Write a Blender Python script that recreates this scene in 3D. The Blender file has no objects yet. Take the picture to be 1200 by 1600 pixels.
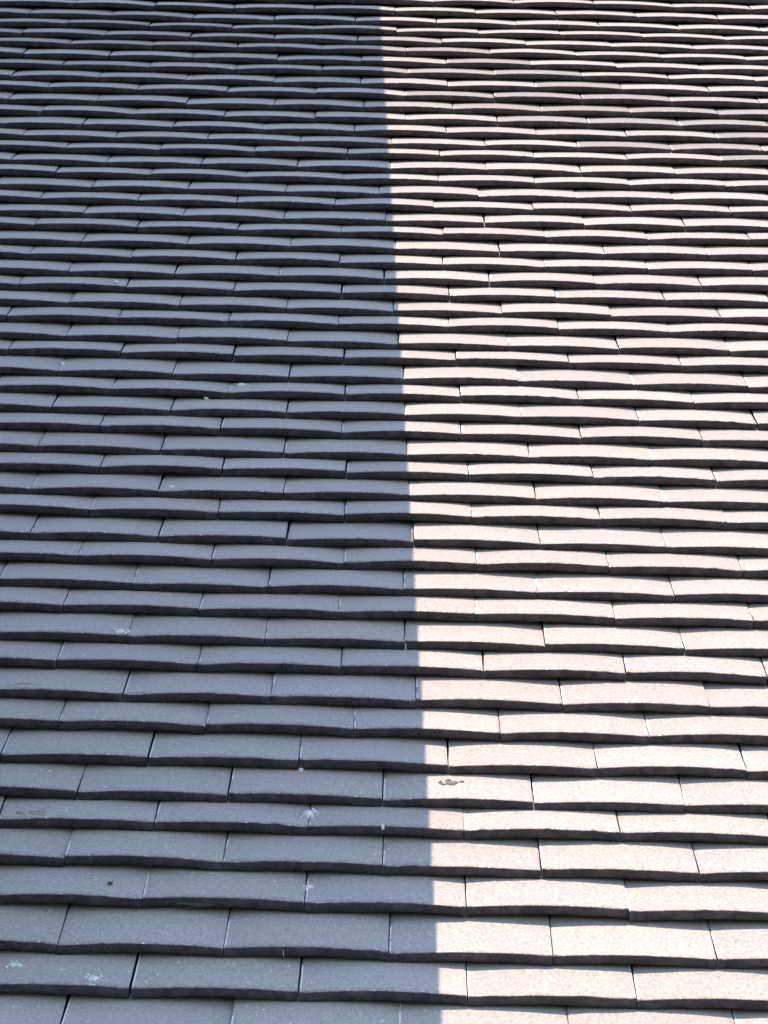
import bpy, bmesh, math, random
from mathutils import Vector, Matrix, noise

random.seed(11)
C = bpy.context.scene.collection
SC = bpy.context.scene
R = math.radians

# ------------------------------------------------------------------ camera, world, sun, exposure
PITCH = R(27.0)                      # roof pitch
F_PX = 7110.0                        # focal length in photo pixels (photo 1200 wide)
DIST = 5.946                         # metres from the lens to the roof at the picture centre
VP = (70.0, 2199.0)                  # where the up-slope lines meet, from the picture centre (px, up)
ROLL = 0.0225
GROUND_Z = 0.0
SUN_ROOF = Vector((-0.16, 0.50, 0.83)).normalized()     # along the courses, up the slope, off the roof

dv = Vector((VP[0], VP[1], -F_PX)).normalized()
du = Vector((1.0, -ROLL, (VP[0] - VP[1] * ROLL) / F_PX)).normalized()
du = (du - dv * du.dot(dv)).normalized()
dn = du.cross(dv)
CAM2ROOF = Matrix((du, dv, dn))      # camera axes -> roof axes (rows)
cam_roof = CAM2ROOF @ Vector((0, 0, DIST))
ROOF_ROT = Matrix.Rotation(PITCH, 3, 'X')
# the lens stands 1.6 m over the ground
cam_off = ROOF_ROT @ cam_roof
ORIGIN = Vector((0, 0, 1.6 - cam_off.z))
ROOF_M = Matrix.Translation(ORIGIN) @ ROOF_ROT.to_4x4()

cam_d = bpy.data.cameras.new('camera')
cam = bpy.data.objects.new('camera', cam_d)
C.objects.link(cam)
cam_d.sensor_fit = 'HORIZONTAL'
cam_d.sensor_width = 36.0
cam_d.lens = F_PX / 1200.0 * 36.0
cam_d.clip_start = 0.05
cam_d.clip_end = 500
cam.matrix_world = Matrix.Translation(ORIGIN + cam_off) @ (ROOF_ROT @ CAM2ROOF).to_4x4()
SC.camera = cam
SC.render.resolution_x, SC.render.resolution_y = 768, 1024

sun_w = (ROOF_ROT @ SUN_ROOF).normalized()
sun_el = math.asin(sun_w.z)
sun_az = math.atan2(sun_w.x, sun_w.y)

w = bpy.data.worlds.new("World")
SC.world = w
w.use_nodes = True
nt = w.node_tree
bg = nt.nodes['Background']
sky = nt.nodes.new('ShaderNodeTexSky')
sky.sky_type = 'NISHITA'
sky.sun_disc = False
sky.sun_elevation = sun_el
sky.sun_rotation = sun_az
sky.air_density = 1.0
sky.dust_density = 0.6
sky.ozone_density = 2.5
nt.links.new(sky.outputs[0], bg.inputs[0])
bg.inputs[1].default_value = 0.13

sl = bpy.data.lights.new('sun', 'SUN')
sl.energy = 2.95
sl.angle = R(0.06)
sl.color = (1.0, 0.885, 0.755)
so = bpy.data.objects.new('sun', sl)
C.objects.link(so)
so.location = ORIGIN + sun_w * 20
so.rotation_euler = (-sun_w).to_track_quat('-Z', 'Y').to_euler()

SC.view_settings.view_transform = 'Standard'
SC.view_settings.look = 'None'
SC.view_settings.gamma = 1.0
SC.view_settings.exposure = 1.95
SC.view_settings.use_curve_mapping = False
SC.cycles.max_bounces = 6
SC.cycles.diffuse_bounces = 4


# ------------------------------------------------------------------ helpers
def px(x, y, n=0.0):
    """photo pixel -> (u, v) on the roof sheet at height n (roof axes)"""
    d = CAM2ROOF @ Vector((x - 600.0, 800.0 - y, -F_PX))
    t = (n - cam_roof.z) / d.z
    p = cam_roof + d * t
    return p.x, p.y


def to_px(p):
    c = CAM2ROOF.transposed() @ (Vector(p) - cam_roof)
    return 600 + F_PX * c.x / -c.z, 800 - F_PX * c.y / -c.z


def link(name, me, parent=None):
    o = bpy.data.objects.new(name, me)
    C.objects.link(o)
    if parent:
        o.parent = parent
    return o


def thing(name, label, cat, m=None, group=None):
    o = bpy.data.objects.new(name, None)
    C.objects.link(o)
    if m is not None:
        o.matrix_world = m
    o['label'] = label
    o['category'] = cat
    if group:
        o['group'] = group
    return o


def new_mat(name):
    m = bpy.data.materials.new(name)
    m.use_nodes = True
    return m, m.node_tree, m.node_tree.nodes['Principled BSDF']


def nd(t, typ, **kw):
    n = t.nodes.new(typ)
    for k, v in kw.items():
        setattr(n, k, v)
    return n


def setin(t, sock, v):
    if isinstance(v, bpy.types.NodeSocket):
        t.links.new(v, sock)
    else:
        sock.default_value = v


def math_(t, op, a, b=0.0, c=0.0, clamp=False):
    n = nd(t, 'ShaderNodeMath', operation=op, use_clamp=clamp)
    setin(t, n.inputs[0], a)
    setin(t, n.inputs[1], b)
    setin(t, n.inputs[2], c)
    return n.outputs[0]


def ramp(t, v, lo, hi, a=0.0, b=1.0):
    n = nd(t, 'ShaderNodeMapRange', interpolation_type='SMOOTHSTEP')
    setin(t, n.inputs[0], v)
    n.inputs[1].default_value, n.inputs[2].default_value = lo, hi
    n.inputs[3].default_value, n.inputs[4].default_value = a, b
    return n.outputs[0]


def mix(t, f, a, b, blend='MIX'):
    n = nd(t, 'ShaderNodeMix', data_type='RGBA', blend_type=blend)
    setin(t, n.inputs[0], f)
    for s, v in ((n.inputs[6], a), (n.inputs[7], b)):
        if isinstance(v, tuple):
            v = (*v, 1.0)
        setin(t, s, v)
    return n.outputs[2]


def noise_(t, co, scale, detail=4.0, rough=0.55):
    n = nd(t, 'ShaderNodeTexNoise')
    t.links.new(co, n.inputs['Vector'])
    n.inputs['Scale'].default_value = scale
    n.inputs['Detail'].default_value = detail
    n.inputs['Roughness'].default_value = rough
    return n.outputs[0]


# ------------------------------------------------------------------ tile materials
def tile_random(t):
    """0..1 value of each tile: object colour (red) plus a mesh attribute for the joined far tiles"""
    oi = nd(t, 'ShaderNodeObjectInfo')
    sep = nd(t, 'ShaderNodeSeparateColor')
    t.links.new(oi.outputs['Color'], sep.inputs[0])
    at = nd(t, 'ShaderNodeAttribute', attribute_name='tile_value')
    sa = nd(t, 'ShaderNodeSeparateColor')
    t.links.new(at.outputs['Color'], sa.inputs[0])
    return (math_(t, 'ADD', sep.outputs[0], sa.outputs[0]), math_(t, 'ADD', sep.outputs[1], sa.outputs[1]))


SHEEN = 0.5


def make_face_mat(name='clay_tile_face', flecks=0.0):
    m, t, b = new_mat(name)
    geo = nd(t, 'ShaderNodeNewGeometry')
    co = geo.outputs['Position']
    rnd, dull = tile_random(t)
    mp = nd(t, 'ShaderNodeMapping')      # clay drawn along the tile: grain is longer up the slope
    mp.inputs['Scale'].default_value = (1.0, 0.36, 0.36)
    t.links.new(co, mp.inputs['Vector'])
    cs = mp.outputs[0]
    big = noise_(t, co, 9.0, 3)
    mid = noise_(t, cs, 60.0, 5, 0.6)
    fine = noise_(t, cs, 330.0, 3, 0.75)
    grain = noise_(t, co, 900.0, 2, 0.6)
    c = mix(t, ramp(t, mid, 0.3, 0.7), (0.222, 0.172, 0.143), (0.248, 0.194, 0.163))
    c = mix(t, ramp(t, rnd, 0.0, 1.0, 0.0, 0.6), c, (0.215, 0.171, 0.146))
    c = mix(t, ramp(t, fine, 0.48, 0.62, 0.0, 0.8), c, (0.35, 0.28, 0.235))
    c = mix(t, ramp(t, fine, 0.36, 0.49, 0.75, 0.0), c, (0.15, 0.12, 0.088))
    # darker tone on some tiles, faint stains on all
    c = mix(t, ramp(t, big, 0.5, 0.75, 0.0, 0.18), c, (0.20, 0.165, 0.135))
    c = mix(t, math_(t, 'MULTIPLY', dull, 0.72), c, (0.140, 0.098, 0.084))
    # pale lichen specks
    vor = nd(t, 'ShaderNodeTexVoronoi')
    t.links.new(co, vor.inputs['Vector'])
    vor.inputs['Scale'].default_value = 60.0
    spot = ramp(t, vor.outputs['Distance'], 0.06, 0.16, 1.0, 0.0)
    sc = nd(t, 'ShaderNodeSeparateColor')
    t.links.new(vor.outputs['Color'], sc.inputs[0])
    patchy = ramp(t, noise_(t, co, 5.0, 2), 0.45, 0.62)
    pick = math_(t, 'MULTIPLY', ramp(t, sc.outputs[0], 0.72, 0.78), patchy)
    spot = math_(t, 'MULTIPLY', spot, pick)
    c = mix(t, spot, c, (0.62, 0.60, 0.52))
    if flecks:
        # worn arris: pale chipped clay and lichen along the edge
        fl = noise_(t, co, 170.0, 3, 0.7)
        c = mix(t, ramp(t, fl, flecks, flecks + 0.05, 0.0, 0.9), c, (0.74, 0.71, 0.65))
    vor2 = nd(t, 'ShaderNodeTexVoronoi')
    t.links.new(cs, vor2.inputs['Vector'])
    vor2.inputs['Scale'].default_value = 130.0
    sc2 = nd(t, 'ShaderNodeSeparateColor')
    t.links.new(vor2.outputs['Color'], sc2.inputs[0])
    sp2 = math_(t, 'MULTIPLY', ramp(t, vor2.outputs['Distance'], 0.10, 0.26, 1.0, 0.0), ramp(t, sc2.outputs[1], 0.86, 0.90))
    sp2 = math_(t, 'MULTIPLY', sp2, ramp(t, noise_(t, co, 11.0, 2), 0.42, 0.6))
    c = mix(t, math_(t, 'MULTIPLY', sp2, 0.8), c, (0.58, 0.55, 0.48))
    sp3 = math_(t, 'MULTIPLY', ramp(t, vor2.outputs['Distance'], 0.12, 0.30, 1.0, 0.0), ramp(t, sc2.outputs[2], 0.95, 0.97))
    c = mix(t, math_(t, 'MULTIPLY', sp3, 0.7), c, (0.07, 0.065, 0.055))
    # firing: each tile its own tone
    hsv = nd(t, 'ShaderNodeHueSaturation')
    t.links.new(ramp(t, math_(t, 'FRACT', math_(t, 'MULTIPLY', rnd, 7.31)), 0.0, 1.0, 0.96, 1.05), hsv.inputs['Value'])
    t.links.new(ramp(t, math_(t, 'FRACT', math_(t, 'MULTIPLY', rnd, 13.7)), 0.0, 1.0, 0.90, 1.04), hsv.inputs['Saturation'])
    t.links.new(c, hsv.inputs['Color'])
    c = hsv.outputs[0]
    t.links.new(c, b.inputs['Base Color'])
    rr = math_(t, 'ADD', ramp(t, mid, 0.3, 0.7, 0.70, 0.80), math_(t, 'MULTIPLY', dull, 0.15))
    t.links.new(rr, b.inputs['Roughness'])
    b.inputs['Specular IOR Level'].default_value = 0.3
    b.inputs['Sheen Weight'].default_value = SHEEN
    b.inputs['Sheen Roughness'].default_value = 0.45
    b.inputs['Sheen Tint'].default_value = (1.0, 0.97, 0.92, 1.0)
    h = math_(t, 'ADD', math_(t, 'MULTIPLY', fine, 0.6), math_(t, 'MULTIPLY', grain, 0.35))
    h = math_(t, 'ADD', h, math_(t, 'MULTIPLY', mid, 0.9))
    bp = nd(t, 'ShaderNodeBump')
    bp.inputs['Strength'].default_value = 0.35
    bp.inputs['Distance'].default_value = 0.00012
    t.links.new(h, bp.inputs['Height'])
    t.links.new(bp.outputs[0], b.inputs['Normal'])
    return m


def make_edge_mat():
    m, t, b = new_mat('clay_tile_soiled_shaded_edge')
    geo = nd(t, 'ShaderNodeNewGeometry')
    co = geo.outputs['Position']
    mid = noise_(t, co, 60.0, 5, 0.65)
    fine = noise_(t, co, 380.0, 3, 0.7)
    c = mix(t, ramp(t, mid, 0.35, 0.7), (0.030, 0.027, 0.029), (0.072, 0.058, 0.057))  # shade of the tile edges deepened in the base colour, along with soiling
    c = mix(t, ramp(t, fine, 0.45, 0.75, 0.0, 0.5), c, (0.115, 0.088, 0.078))
    g = noise_(t, co, 14.0, 2)
    c = mix(t, ramp(t, g, 0.55, 0.7, 0.0, 0.5), c, (0.036, 0.040, 0.030))
    t.links.new(c, b.inputs['Base Color'])
    b.inputs['Roughness'].default_value = 0.85
    b.inputs['Specular IOR Level'].default_value = 0.25
    bp = nd(t, 'ShaderNodeBump')
    bp.inputs['Strength'].default_value = 0.6
    bp.inputs['Distance'].default_value = 0.0015
    t.links.new(math_(t, 'ADD', mid, fine), bp.inputs['Height'])
    t.links.new(bp.outputs[0], b.inputs['Normal'])
    return m


def plain(name, col, rough=0.85, var=0.35, scale=40.0):
    m, t, b = new_mat(name)
    geo = nd(t, 'ShaderNodeNewGeometry')
    n = noise_(t, geo.outputs['Position'], scale, 5, 0.6)
    dark = tuple(x * (1 - var) for x in col)
    lite = tuple(min(1, x * (1 + var)) for x in col)
    t.links.new(mix(t, ramp(t, n, 0.3, 0.7), dark, lite), b.inputs['Base Color'])
    b.inputs['Roughness'].default_value = rough
    bp = nd(t, 'ShaderNodeBump')
    bp.inputs['Strength'].default_value = 0.4
    bp.inputs['Distance'].default_value = 0.002
    t.links.new(n, bp.inputs['Height'])
    t.links.new(bp.outputs[0], b.inputs['Normal'])
    return m


M_FACE = make_face_mat()
M_ARRIS = make_face_mat('worn_tail_arris', 0.62)
M_WORN = make_face_mat('worn_side_arris', 0.38)
M_EDGE = make_edge_mat()
M_DECK = plain('roofing_felt', (0.03, 0.03, 0.032), 0.95)
M_BRICK = plain('shade_wall_brick', (0.26, 0.15, 0.10), 0.9)
M_STONE = plain('shade_wall_coping', (0.36, 0.33, 0.28), 0.9)
M_GROUND = plain('asphalt', (0.05, 0.05, 0.052), 0.95, 0.3, 8.0)

# ------------------------------------------------------------------ setting: ground, wall under the roof
V_EAVES, V_RIDGE = -2.05, 4.3
U_LEFT, U_RIGHT = -1.30, 2.2


def roof_pt(u, v, n=0.0):
    return ROOF_M @ Vector((u, v, n))


bm = bmesh.new()
for x, y in ((-120, -120), (120, -120), (120, 120), (-120, 120)):
    bm.verts.new((x, y, GROUND_Z))
bm.faces.new(bm.verts)
me = bpy.data.meshes.new('ground')
bm.to_mesh(me)
me.materials.append(M_GROUND)
g = link('ground', me)
g['kind'] = 'structure'


def prism(name, prof, x0, x1, mat):
    """closed prism: profile in the world y-z plane, pushed along x"""
    bm = bmesh.new()
    a = [bm.verts.new((x0, y, z)) for y, z in prof]
    b = [bm.verts.new((x1, y, z)) for y, z in prof]
    k = len(prof)
    bm.faces.new(a[::-1])
    bm.faces.new(b)
    for i in range(k):
        bm.faces.new((a[i], a[(i + 1) % k], b[(i + 1) % k], b[i]))
    bmesh.ops.recalc_face_normals(bm, faces=bm.faces)
    me = bpy.data.meshes.new(name)
    bm.to_mesh(me)
    me.materials.append(mat)
    return link(name, me)


e = roof_pt(0, V_EAVES + 0.12, -0.11)
rg = roof_pt(0, V_RIDGE, -0.11)
wl = prism('wall', [(e.y, GROUND_Z - 0.05), (rg.y, GROUND_Z - 0.05), (rg.y, rg.z), (e.y, e.z)], U_LEFT, U_RIGHT - 0.05, M_BRICK)
wl['kind'] = 'structure'

# ------------------------------------------------------------------ the roof
roof = thing('tiled_roof', 'old clay plain tile roof, left half in blue shade and right half in bright sun', 'roof', ROOF_M)
roof['kind'] = 'thing'

bm = bmesh.new()
bmesh.ops.create_cube(bm, size=1.0)
bmesh.ops.scale(bm, vec=(U_RIGHT - U_LEFT, V_RIDGE - V_EAVES - 0.06, 0.02), verts=bm.verts)
bmesh.ops.translate(bm, vec=((U_LEFT + U_RIGHT) / 2, (V_EAVES + V_RIDGE) / 2 + 0.03, -0.098), verts=bm.verts)
me = bpy.data.meshes.new('roof_deck')
bm.to_mesh(me)
me.materials.append(M_DECK)
link('roof_deck', me, roof)

T = 0.0114        # tile thickness
CAMBER = 0.0029   # how far the middle of a tile stands above its sides
STEP = 0.0143     # rise of one course over the next at the tail
LEN = 0.265
W0 = 0.165
SLOPE = STEP / 0.1


def tile_mesh(seed):
    """one clay plain tile: tail at v=0, head at v=LEN, cross camber, worn arrises, slightly wavy edges"""
    rnd = random.Random(seed)
    NX = 30
    off = Vector((seed * 3.7, seed * 1.3, 0))
    hw = 0.5
    camber = CAMBER * rnd.uniform(0.75, 1.25)
    skew = rnd.uniform(-0.0008, 0.0008)
    rows = []          # list of (profile index) rows of verts; profile runs from head-top to tail, round it, and back under
    vs = [LEN, 0.16, 0.105, 0.07, 0.04, 0.015, 0.0045]
    bm = bmesh.new()
    chips = [(rnd.uniform(-0.5, 0.5), rnd.uniform(0.012, 0.06), rnd.uniform(0.0008, 0.0026)) for _ in range(rnd.choice((0, 1, 2, 3, 4)))]
    worn_side = rnd.random() < 0.75
    corner = [rnd.uniform(0.0, 0.003), rnd.uniform(0.0, 0.003)]

    def prof(x):
        # x in -0.5..0.5 of the width
        s = x * 2
        z = camber * (1 - s * s) + skew * s
        wav = noise.noise(Vector((x * 5, 0, 0)) + off) * 0.0012 + noise.noise(Vector((x * 19, 3, 0)) + off) * 0.0007 + noise.noise(Vector((x * 55, 6, 0)) + off) * 0.0003
        chip = 0.0
        for c0, wd, dp in chips:
            chip += dp * max(0, 1 - abs(x - c0) / wd)
        if x < -0.47:
            chip += corner[0]
        if x > 0.47:
            chip += corner[1]
        return z, wav, chip

    xs = [-0.5, -0.488] + [-0.5 + i / NX for i in range(1, NX)] + [0.488, 0.5]
    grid = []
    for x in xs:
        z, wav, chip = prof(x)
        edge = 0.0007 if abs(x) > 0.495 else 0.0       # worn long arris
        col = []
        for v in vs:
            col.append((x, v + (wav + chip if v < 0.01 else 0), z - v * SLOPE - edge + noise.noise(Vector((x * 4, v * 25, 7)) + off) * 0.0006))
        r = 0.0019 + 0.0006 * noise.noise(Vector((x * 12, 9, 1)) + off)
        col.append((x, wav + chip + 0.0006, z - edge - r * 0.45))
        col.append((x, wav + chip * 0.8, z - edge - r * 1.3))
        col.append((x, wav + chip * 0.3 + 0.0004, z - T * 0.55))
        tb = T + 0.0011 * noise.noise(Vector((x * 6, 2, 4)) + off) + 0.0006 * noise.noise(Vector((x * 23, 5, 4)) + off)
        col.append((x, wav + 0.0009, z - tb * 0.93))
        col.append((x, wav + 0.004, z - tb - 0.0005))
        col.append((x, LEN, z - LEN * SLOPE - T))
        grid.append([bm.verts.new(p) for p in col])
    ntop = len(vs)
    for i in range(len(xs) - 1):
        a, b = grid[i], grid[i + 1]
        for j in range(len(a) - 1):
            f = bm.faces.new((a[j], a[j + 1], b[j + 1], b[j]))
            f.material_index = 0 if j < ntop else 1
            if i == 0 and j < ntop and worn_side and rnd.random() < 0.75:
                f.material_index = 2
            if j == ntop - 1:
                f.material_index = 3
            f.smooth = True
        f = bm.faces.new((a[-1], a[0], b[0], b[-1]))
        f.material_index = 1
    f1 = bm.faces.new(grid[0][::-1])
    f2 = bm.faces.new(grid[-1])
    f1.material_index = f2.material_index = 1
    bmesh.ops.recalc_face_normals(bm, faces=bm.faces)
    for col in (grid[0], grid[-1]):       # crisp long arrises: the sides keep their own shading
        loop = set(col)
        for ed in bm.edges:
            if ed.verts[0] in loop and ed.verts[1] in loop:
                ed.smooth = False
    me = bpy.data.meshes.new('roof_tile')
    bm.to_mesh(me)
    bm.free()
    me.materials.append(M_FACE)
    me.materials.append(M_EDGE)
    me.materials.append(M_WORN)
    me.materials.append(M_ARRIS)
    return me


VARIANTS = [tile_mesh(s) for s in range(40)]

# measured courses: photo y of the tail arris, and the joints seen near the middle of the picture
ROWS = [
    (2, [555, 680]), (17, [490, 617, 743]), (33, [427, 555, 682]), (48.5, [490, 620, 748]), (63.5, [427, 558, 690]),
    (80, [502, 635, 767]), (95.5, [432, 565, 698]), (113, [502, 638, 773]), (130, [427, 563, 700]), (148.5, [493, 633, 772]),
    (166, [428, 568, 707]), (185.5, [492, 633, 777]), (203, [412, 553, 698]), (222.5, [468, 612, 758]), (241, [542, 688]),
    (261, [463, 610, 760]), (281, [535, 685]), (301, [445, 593, 748]), (322, [523, 678]), (343, [443, 602, 757]),
    (365, [533, 693]), (388, [453, 618, 780]), (412, [530, 692]), (435, [435, 600, 765]), (460, [533, 702]),
    (484, [447, 615, 785]), (509, [528, 702]), (536, [448, 622, 795]), (561, [537, 713]), (591, [450, 630]),
    (619, [538, 720]), (648, [447, 632]), (678, [533, 720]), (710, [443, 635]), (741, [540, 733]),
    (775, [442, 640]), (808, [538, 738]), (846, [447, 647]), (883, [537, 745]), (921, [418, 630]),
    (961, [528, 743]), (1004, [413, 632]), (1048, [532, 755]), (1096, [422, 650]), (1144, [552, 782]),
    (1194, [467, 700, 934]), (1248, [356, 597, 834]), (1296, [239, 481, 725, 969]), (1352, [347, 597, 845]), (1416, [220, 475, 729, 983]),
    (1487, [348, 607, 864]), (1555, [201, 466, 731, 995]), (1625, [356, 623, 892]),
]


def wave(u, v):
    """old roof: slow sag and swell of the tiled surface, metres"""
    return 0.0035 * noise.noise(Vector((u * 1.1 + 3.1, v * 0.9, 0.3))) + 0.0012 * noise.noise(Vector((u * 4.0, v * 4.0, 5.0)))


rows = []
for y, js in ROWS:
    us = [px(x, y)[0] for x in js]
    v = px(js[len(js) // 2], y)[1]
    rows.append((v, us))
# courses above and below the frame
v0 = rows[0][0]
top = []
k = 1
while v0 + 0.1 * k < V_RIDGE - 0.12:
    top.append((v0 + 0.1 * k, [0.05 + (0.0825 if k % 2 else 0.0)]))
    k += 1
v1 = rows[-1][0]
bot = []
k = 1
while v1 - 0.1 * k > V_EAVES:
    bot.append((v1 - 0.1 * k, [0.03 + (0.0825 if k % 2 else 0.0)]))
    k += 1
allrows = top[::-1] + rows + bot

tiles = []
for v, us in allrows:
    pitch = (us[-1] - us[0]) / (len(us) - 1) if len(us) > 1 else W0 + 0.001
    pitch = min(max(pitch, 0.160), 0.171)
    joints = list(us)
    while joints[0] > U_LEFT + 0.02:
        joints.insert(0, joints[0] - pitch * random.uniform(0.985, 1.015))
    while joints[-1] < U_RIGHT - 0.02:
        joints.append(joints[-1] + pitch * random.uniform(0.985, 1.015))
    for a, b in zip(joints[:-1], joints[1:]):
        a2, b2 = max(a, U_LEFT + 0.004), min(b, U_RIGHT)
        if b2 - a2 < 0.04:
            continue
        tiles.append((v, a2, b2))

info = []
for v, a, b in tiles:
    gap = random.choice((0.0005, 0.0007, 0.0009, 0.0012, 0.0016, 0.0026))
    wd = b - a - gap
    u = (a + b) / 2
    n = wave(u, v) + random.uniform(-0.0007, 0.0007)
    dn_du = (wave(u + 0.05, v) - wave(u - 0.05, v)) / 0.1
    dn_dv = (wave(u, v + 0.05) - wave(u, v - 0.05)) / 0.1
    m = (Matrix.Translation((u, v + random.uniform(-0.0018, 0.0018), n))
         @ Matrix.Rotation(random.gauss(0, 0.0045), 4, 'Z')
         @ Matrix.Rotation(-dn_du + random.gauss(0, 0.003), 4, 'Y')
         @ Matrix.Rotation(dn_dv + random.uniform(-0.002, 0.005), 4, 'X')
         @ Matrix.Diagonal((wd, 1, 1, 1)))
    x0, y0 = to_px((a, v, 0))
    x1, y1 = to_px((b, v, 0))
    _, yt = to_px((u, v + 0.1, 0))
    cx, cy = (x0 + x1) / 2, (y0 + yt) / 2
    vis_w = max(0, min(x1, 1200) - max(x0, 0))
    vis_h = max(0, min(y0, 1600) - max(yt, 0))
    # irregular diagonal band of darker, rougher tiles high on the roof
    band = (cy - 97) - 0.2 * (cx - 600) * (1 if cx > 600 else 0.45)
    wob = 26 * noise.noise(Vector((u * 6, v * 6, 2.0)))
    dull = max(0.0, min(1.0, (62 - abs(band + wob)) / 14))
    if dull > 0 and random.random() < 0.14:
        dull *= 0.25
    dull = max(dull, random.choice((0, 0, 0, 0, 0.05, 0.1, 0.15)))
    info.append((vis_w * vis_h, m, random.random(), dull, random.randrange(len(VARIANTS))))

info.sort(key=lambda q: -q[0])
for area, m, rv, dull, k in info[:300]:
    o = link('roof_tile', VARIANTS[k], roof)
    o.matrix_local = m
    o.color = (rv, dull, 0, 1)

# the remaining, smallest tiles joined into one part
verts, faces, mats, cols = [], [], [], []
for area, m, rv, dull, k in info[300:]:
    src = VARIANTS[k]
    base = len(verts)
    verts.extend([m @ q.co for q in src.vertices])
    for p in src.polygons:
        faces.append([base + i for i in p.vertices])
        mats.append(p.material_index)
    cols.extend([(rv, dull, 0.0, 1.0)] * len(src.vertices))
me = bpy.data.meshes.new('far_tiles')
me.from_pydata([tuple(q) for q in verts], [], faces)
me.polygons.foreach_set('material_index', mats)
me.polygons.foreach_set('use_smooth', [True] * len(faces))
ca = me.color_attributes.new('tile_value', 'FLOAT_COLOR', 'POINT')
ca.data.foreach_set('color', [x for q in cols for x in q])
me.materials.append(M_FACE)
me.materials.append(M_EDGE)
me.materials.append(M_WORN)
me.materials.append(M_ARRIS)
me.update()
o = link('roof_tile', me, roof)
o.color = (0, 0, 0, 1)
o['kind'] = 'stuff'

# ------------------------------------------------------------------ unseen raked wall added at the left, shaped to cast the shade
sa, sb, sc_ = -SUN_ROOF.x, SUN_ROOF.y, SUN_ROOF.z
P_LO = px(686, 1540)
P_HI = px(593, 5)


def shade_u(v):
    f = (v - P_LO[1]) / (P_HI[1] - P_LO[1])
    return P_LO[0] + f * (P_HI[0] - P_LO[0])


par = thing('shade_wall', 'unseen tall brick wall with raked stone coping, added to shade the left of the tile roof', 'wall', ROOF_M)


def u_par(v):
    # the added wall is set askew to the roof, nearer at the eaves
    f = (v - P_LO[1]) / (P_HI[1] - P_LO[1])
    return -0.52 + f * (-0.90 + 0.52)


def box_from(name, pts, mat, parent):
    bm = bmesh.new()
    a = [bm.verts.new(p) for p in pts]
    for q in ((0, 1, 2, 3), (7, 6, 5, 4), (0, 4, 5, 1), (1, 5, 6, 2), (2, 6, 7, 3), (3, 7, 4, 0)):
        bm.faces.new([a[i] for i in q])
    bmesh.ops.recalc_face_normals(bm, faces=bm.faces)
    me = bpy.data.meshes.new(name)
    bm.to_mesh(me)
    me.materials.append(mat)
    return link(name, me, parent)


def h_at(vt):
    # height of the added wall's coping arris whose shadow falls on the measured line
    h = 0.8
    for _ in range(12):
        h = (shade_u(vt - h * sb / sc_) - (u_par(vt) + 0.03)) * sc_ / sa
    return h


VA, VB = V_EAVES + 0.3, V_RIDGE + 3.6
NC = 16


def slab(name, va, vb, d0, d1, lo, hi, mat):
    """piece of the added shade wall: from d0 to d1 across (from the wall face), lo/hi give heights at each end"""
    pts = []
    for hh in (lo, hi):
        for v, d, q in ((va, d0, 0), (va, d1, 0), (vb, d1, 1), (vb, d0, 1)):
            pts.append((u_par(v) + d, v, hh[q]))
    return box_from(name, pts, mat, par)


ha, hb = h_at(VA), h_at(VB)
for i in range(NC):
    va, vb = VA + (VB - VA) * i / NC, VA + (VB - VA) * (i + 1) / NC
    h0, h1 = h_at(va), h_at(vb)
    slab('shade_wall_core', va, vb, -0.25, -0.003, (-1.2, -1.2), (h0 - 0.06, h1 - 0.06), M_BRICK)
    slab('shade_wall_coping', va, vb - 0.003, -0.29, 0.03, (h0 - 0.058, h1 - 0.058), (h0, h1), M_STONE)

# ------------------------------------------------------------------ lichen, moss, crumbs and straws lying on the tiles
bpy.context.view_layer.update()
DG = bpy.context.evaluated_depsgraph_get()
CAM_W = cam.matrix_world.translation.copy()
CAM_R = cam.matrix_world.to_3x3()


def hit(x, y):
    d = (CAM_R @ Vector((x - 600.0, 800.0 - y, -F_PX))).normalized()
    ok, loc, nor, _, ob, _ = SC.ray_cast(DG, CAM_W, d)
    return loc, nor


M_LICHEN = plain('pale_lichen', (0.64, 0.61, 0.51), 0.9, 0.25, 500.0)
M_YELLOW = plain('buff_lichen', (0.29, 0.255, 0.185), 0.9, 0.3, 400.0)
M_CRUMB = plain('lime_mortar', (0.66, 0.64, 0.58), 0.9, 0.2, 400.0)
M_MOSS = plain('dark_moss', (0.048, 0.046, 0.030), 0.95, 0.5, 500.0)
M_SOOT = plain('grey_moss', (0.090, 0.090, 0.085), 0.95, 0.5, 400.0)
M_STRAW = plain('dry_straw', (0.46, 0.38, 0.26), 0.8, 0.2, 300.0)


def surf_matrix(loc, nor):
    z = nor.normalized()
    x = Vector((1, 0, 0))
    x = (x - z * x.dot(z)).normalized()
    y = z.cross(x)
    return Matrix.Translation(loc) @ Matrix((x, y, z)).transposed().to_4x4()


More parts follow.
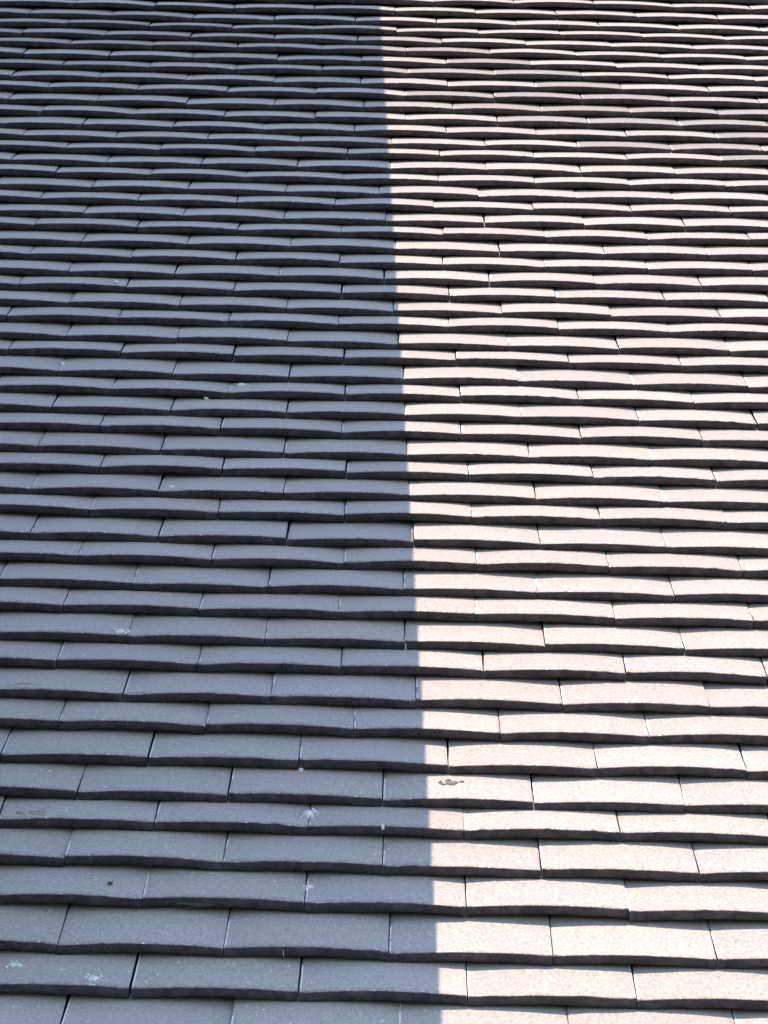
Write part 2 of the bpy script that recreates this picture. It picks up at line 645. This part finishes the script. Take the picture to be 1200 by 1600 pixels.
def patch(name, label, cat, x, y, wx, hy, mat, hgt=0.0012, seed=0, ragged=0.5, group=None, lobes=14):
    """crust growing on a tile: irregular low cushion, wx across and hy up the slope (metres)"""
    loc, nor = hit(x, y)
    rnd = random.Random(seed)
    bm = bmesh.new()
    o = Vector((seed * 2.3, seed * 5.1, 0))
    spots = [(0.0, 0.0, 0.6)]
    for _ in range(lobes):                  # a crust made of many small overlapping scabs
        a, r = rnd.uniform(0, 6.283), rnd.random() ** 0.7
        spots.append((math.cos(a) * r * 0.5, math.sin(a) * r * 0.5, rnd.uniform(0.12, 0.36) * (1.2 - 0.6 * r)))
    rings, seg = 3, 12
    for k, (cx, cy, sz) in enumerate(spots):
        ok = Vector((k * 7.7, k * 3.3, 0)) + o
        hh = hgt * (0.5 + sz)
        c = bm.verts.new((cx * wx, cy * hy, hh * 0.9))
        prev = None
        for r in range(1, rings + 1):
            f = r / rings
            cur = []
            for i in range(seg):
                a = 2 * math.pi * i / seg
                rad = f * sz * (1 + ragged * noise.noise(Vector((math.cos(a) * 1.6, math.sin(a) * 1.6, 0)) + ok) * f
                                + 0.25 * ragged * rnd.uniform(-1, 1) * f)
                z = hh * (1 - f ** 2) + hh * 0.7 * noise.noise(Vector((math.cos(a) * f * 3, math.sin(a) * f * 3, 3)) + ok) * (1 - f)
                if r == rings:
                    z = -0.0012
                cur.append(bm.verts.new((cx * wx + math.cos(a) * rad * wx / 2, cy * hy + math.sin(a) * rad * hy / 2, max(z, -0.0012))))
            for i in range(seg):
                if prev is None:
                    bm.faces.new((c, cur[i], cur[(i + 1) % seg]))
                else:
                    bm.faces.new((prev[i], cur[i], cur[(i + 1) % seg], prev[(i + 1) % seg]))
            prev = cur
        bm.faces.new(prev[::-1])
    me = bpy.data.meshes.new(name)
    bm.to_mesh(me)
    me.materials.append(mat)
    for p in me.polygons:
        p.use_smooth = True
    ob = link(name, me)
    ob.matrix_world = surf_matrix(loc, nor)
    ob['label'], ob['category'], ob['kind'] = label, cat, 'thing'
    if group:
        ob['group'] = group
    return ob


def crumb(label, x, y, size, seed, mat=None):
    loc, nor = hit(x, y)
    bm = bmesh.new()
    bmesh.ops.create_icosphere(bm, subdivisions=2, radius=1.0)
    o = Vector((seed * 3.1, 1.7, seed))
    for v in bm.verts:
        k = 1 + 0.75 * noise.noise(v.co * 1.4 + o)
        v.co = Vector((v.co.x * k * size[0] / 2, v.co.y * k * size[1] / 2, v.co.z * k * size[2] / 2 + size[2] * 0.3))
    me = bpy.data.meshes.new('mortar_crumb')
    bm.to_mesh(me)
    me.materials.append(mat or M_CRUMB)
    ob = link('mortar_crumb', me)
    ob.matrix_world = surf_matrix(loc, nor)
    ob['label'], ob['category'], ob['group'], ob['kind'] = label, 'crumb', 'pale crumbs lying on the tiles', 'thing'
    return ob


def straw(label, pts, rad, mat=None):
    """thin dry stem through photo points, lifted a little off the tiles"""
    P = []
    for x, y, lift in pts:
        loc, nor = hit(x, y)
        P.append(loc + (CAM_W - loc).normalized() * lift)
    bm = bmesh.new()
    ringp = None
    for i, p in enumerate(P):
        t = (P[min(i + 1, len(P) - 1)] - P[max(i - 1, 0)]).normalized()
        a = t.cross(Vector((0, 0, 1)))
        a = a.normalized() if a.length > 1e-4 else Vector((1, 0, 0))
        b = t.cross(a)
        rr = rad * (1.0 if 0 < i < len(P) - 1 else 0.6)
        cur = [bm.verts.new(p - P[0] + (a * math.cos(q) + b * math.sin(q)) * rr) for q in (0, 1.26, 2.51, 3.77, 5.03)]
        if ringp:
            for k in range(5):
                bm.faces.new((ringp[k], ringp[(k + 1) % 5], cur[(k + 1) % 5], cur[k]))
        else:
            bm.faces.new(cur[::-1])
        ringp = cur
    bm.faces.new(ringp)
    bmesh.ops.recalc_face_normals(bm, faces=bm.faces)
    me = bpy.data.meshes.new('straw')
    bm.to_mesh(me)
    me.materials.append(mat or M_STRAW)
    ob = link('straw', me)
    ob.location = P[0]
    ob['label'], ob['category'], ob['kind'] = label, 'straw', 'thing'
    return ob


L = 'lichens growing on the shaded tiles'
patch('lichen', 'yellowish white lichen tuft astride a joint in the shade, low on the roof', 'lichen', 481, 1274, 0.026, 0.040, M_LICHEN, 0.005, 1, 0.9, L)
patch('lichen', 'pale ragged lichen crust at a joint in the shade, a third of the way across', 'lichen', 186, 986, 0.024, 0.040, M_LICHEN, 0.002, 2, 0.9, L)
patch('lichen', 'broad buff lichen stain near the left edge, on the course below the white tuft', 'lichen', 62, 1270, 0.050, 0.044, M_YELLOW, 0.0004, 3, 0.6, L)
patch('lichen', 'long buff lichen stain at the left edge, beside a tile joint in shade', 'lichen', 40, 1068, 0.045, 0.034, M_YELLOW, 0.0003, 4, 0.7, L)
patch('lichen', 'small white lichen scab on the shaded tile nearest the bottom left corner', 'lichen', 20, 1508, 0.020, 0.026, M_LICHEN, 0.002, 5, 0.8, L)
patch('lichen', 'pair of white lichen flecks low on a shaded tile above the bottom left corner tile', 'lichen', 146, 1528, 0.020, 0.030, M_LICHEN, 0.002, 6, 0.8, L)
patch('lichen', 'pale lichen crust at a tile end high in the shade, right of the leftmost joints', 'lichen', 377, 602, 0.022, 0.030, M_LICHEN, 0.003, 7, 0.9, L)
patch('lichen', 'white lichen scab beside a joint, left of the shade line on the lower roof', 'lichen', 482, 1386, 0.014, 0.034, M_LICHEN, 0.0018, 8, 0.9, L)
patch('lichen', 'faint white lichen rubbed along the middle of a shaded tile at left', 'lichen', 268, 760, 0.016, 0.030, M_LICHEN, 0.001, 9, 0.9, L)
patch('moss', 'olive moss strip tucked under the tail of a shaded tile', 'moss', 312, 1413, 0.060, 0.012, M_MOSS, 0.004, 11, 0.6)
patch('moss', 'grey moss blot on a sunlit tile right beside the shade line', 'moss', 704, 1224, 0.030, 0.034, M_SOOT, 0.002, 12, 0.9)
patch('moss', 'small dark moss speck on a shaded tile near the left edge, low on the roof', 'moss', 172, 1381, 0.008, 0.016, M_MOSS, 0.002, 13, 0.6)
patch('moss', 'tiny dark moss speck on a shaded tile just above its lower edge, mid roof', 'moss', 443, 1041, 0.005, 0.012, M_MOSS, 0.002, 14, 0.6)
crumb('pale mortar crumb perched on a shaded tile edge high on the left', 181, 443, (0.008, 0.010, 0.006), 1)
crumb('pale mortar crumb standing on a shaded tile edge left of the shade line, upper middle', 322, 624, (0.009, 0.012, 0.007), 2)
crumb('pale mortar crumb in a dark joint near the left edge, upper roof', 96, 571, (0.008, 0.010, 0.006), 3)
crumb('white chip of mortar on the lower edge of a shaded tile beside the shade line', 598, 1292, (0.0035, 0.006, 0.003), 4)
crumb('white crumb on the lower edge of a shaded tile, just left of the lichen tuft', 470, 1204, (0.005, 0.008, 0.004), 5)
straw('pale crooked straw stuck across the dark tile edges on the sunny side', [(990, 813, 0.002), (998, 822, 0.004), (1004, 827, 0.002)], 0.0006)
straw('upright pale sliver standing in a joint beside the shade line', [(633, 982, 0.001), (633, 1000, 0.003), (634, 1017, 0.002)], 0.0012)
straw('tiny pale straw hanging down a dark tile edge in the shade, low on the roof', [(442, 1484, 0.001), (443, 1492, 0.002), (443, 1499, 0.001)], 0.0005)
print('sun el', math.degrees(sun_el), 'az', math.degrees(sun_az), 'shade wall h', ha, hb, 'tiles', len(info), 'v range', rows[0][0], rows[-1][0], 'eaves z', roof_pt(0, V_EAVES).z)
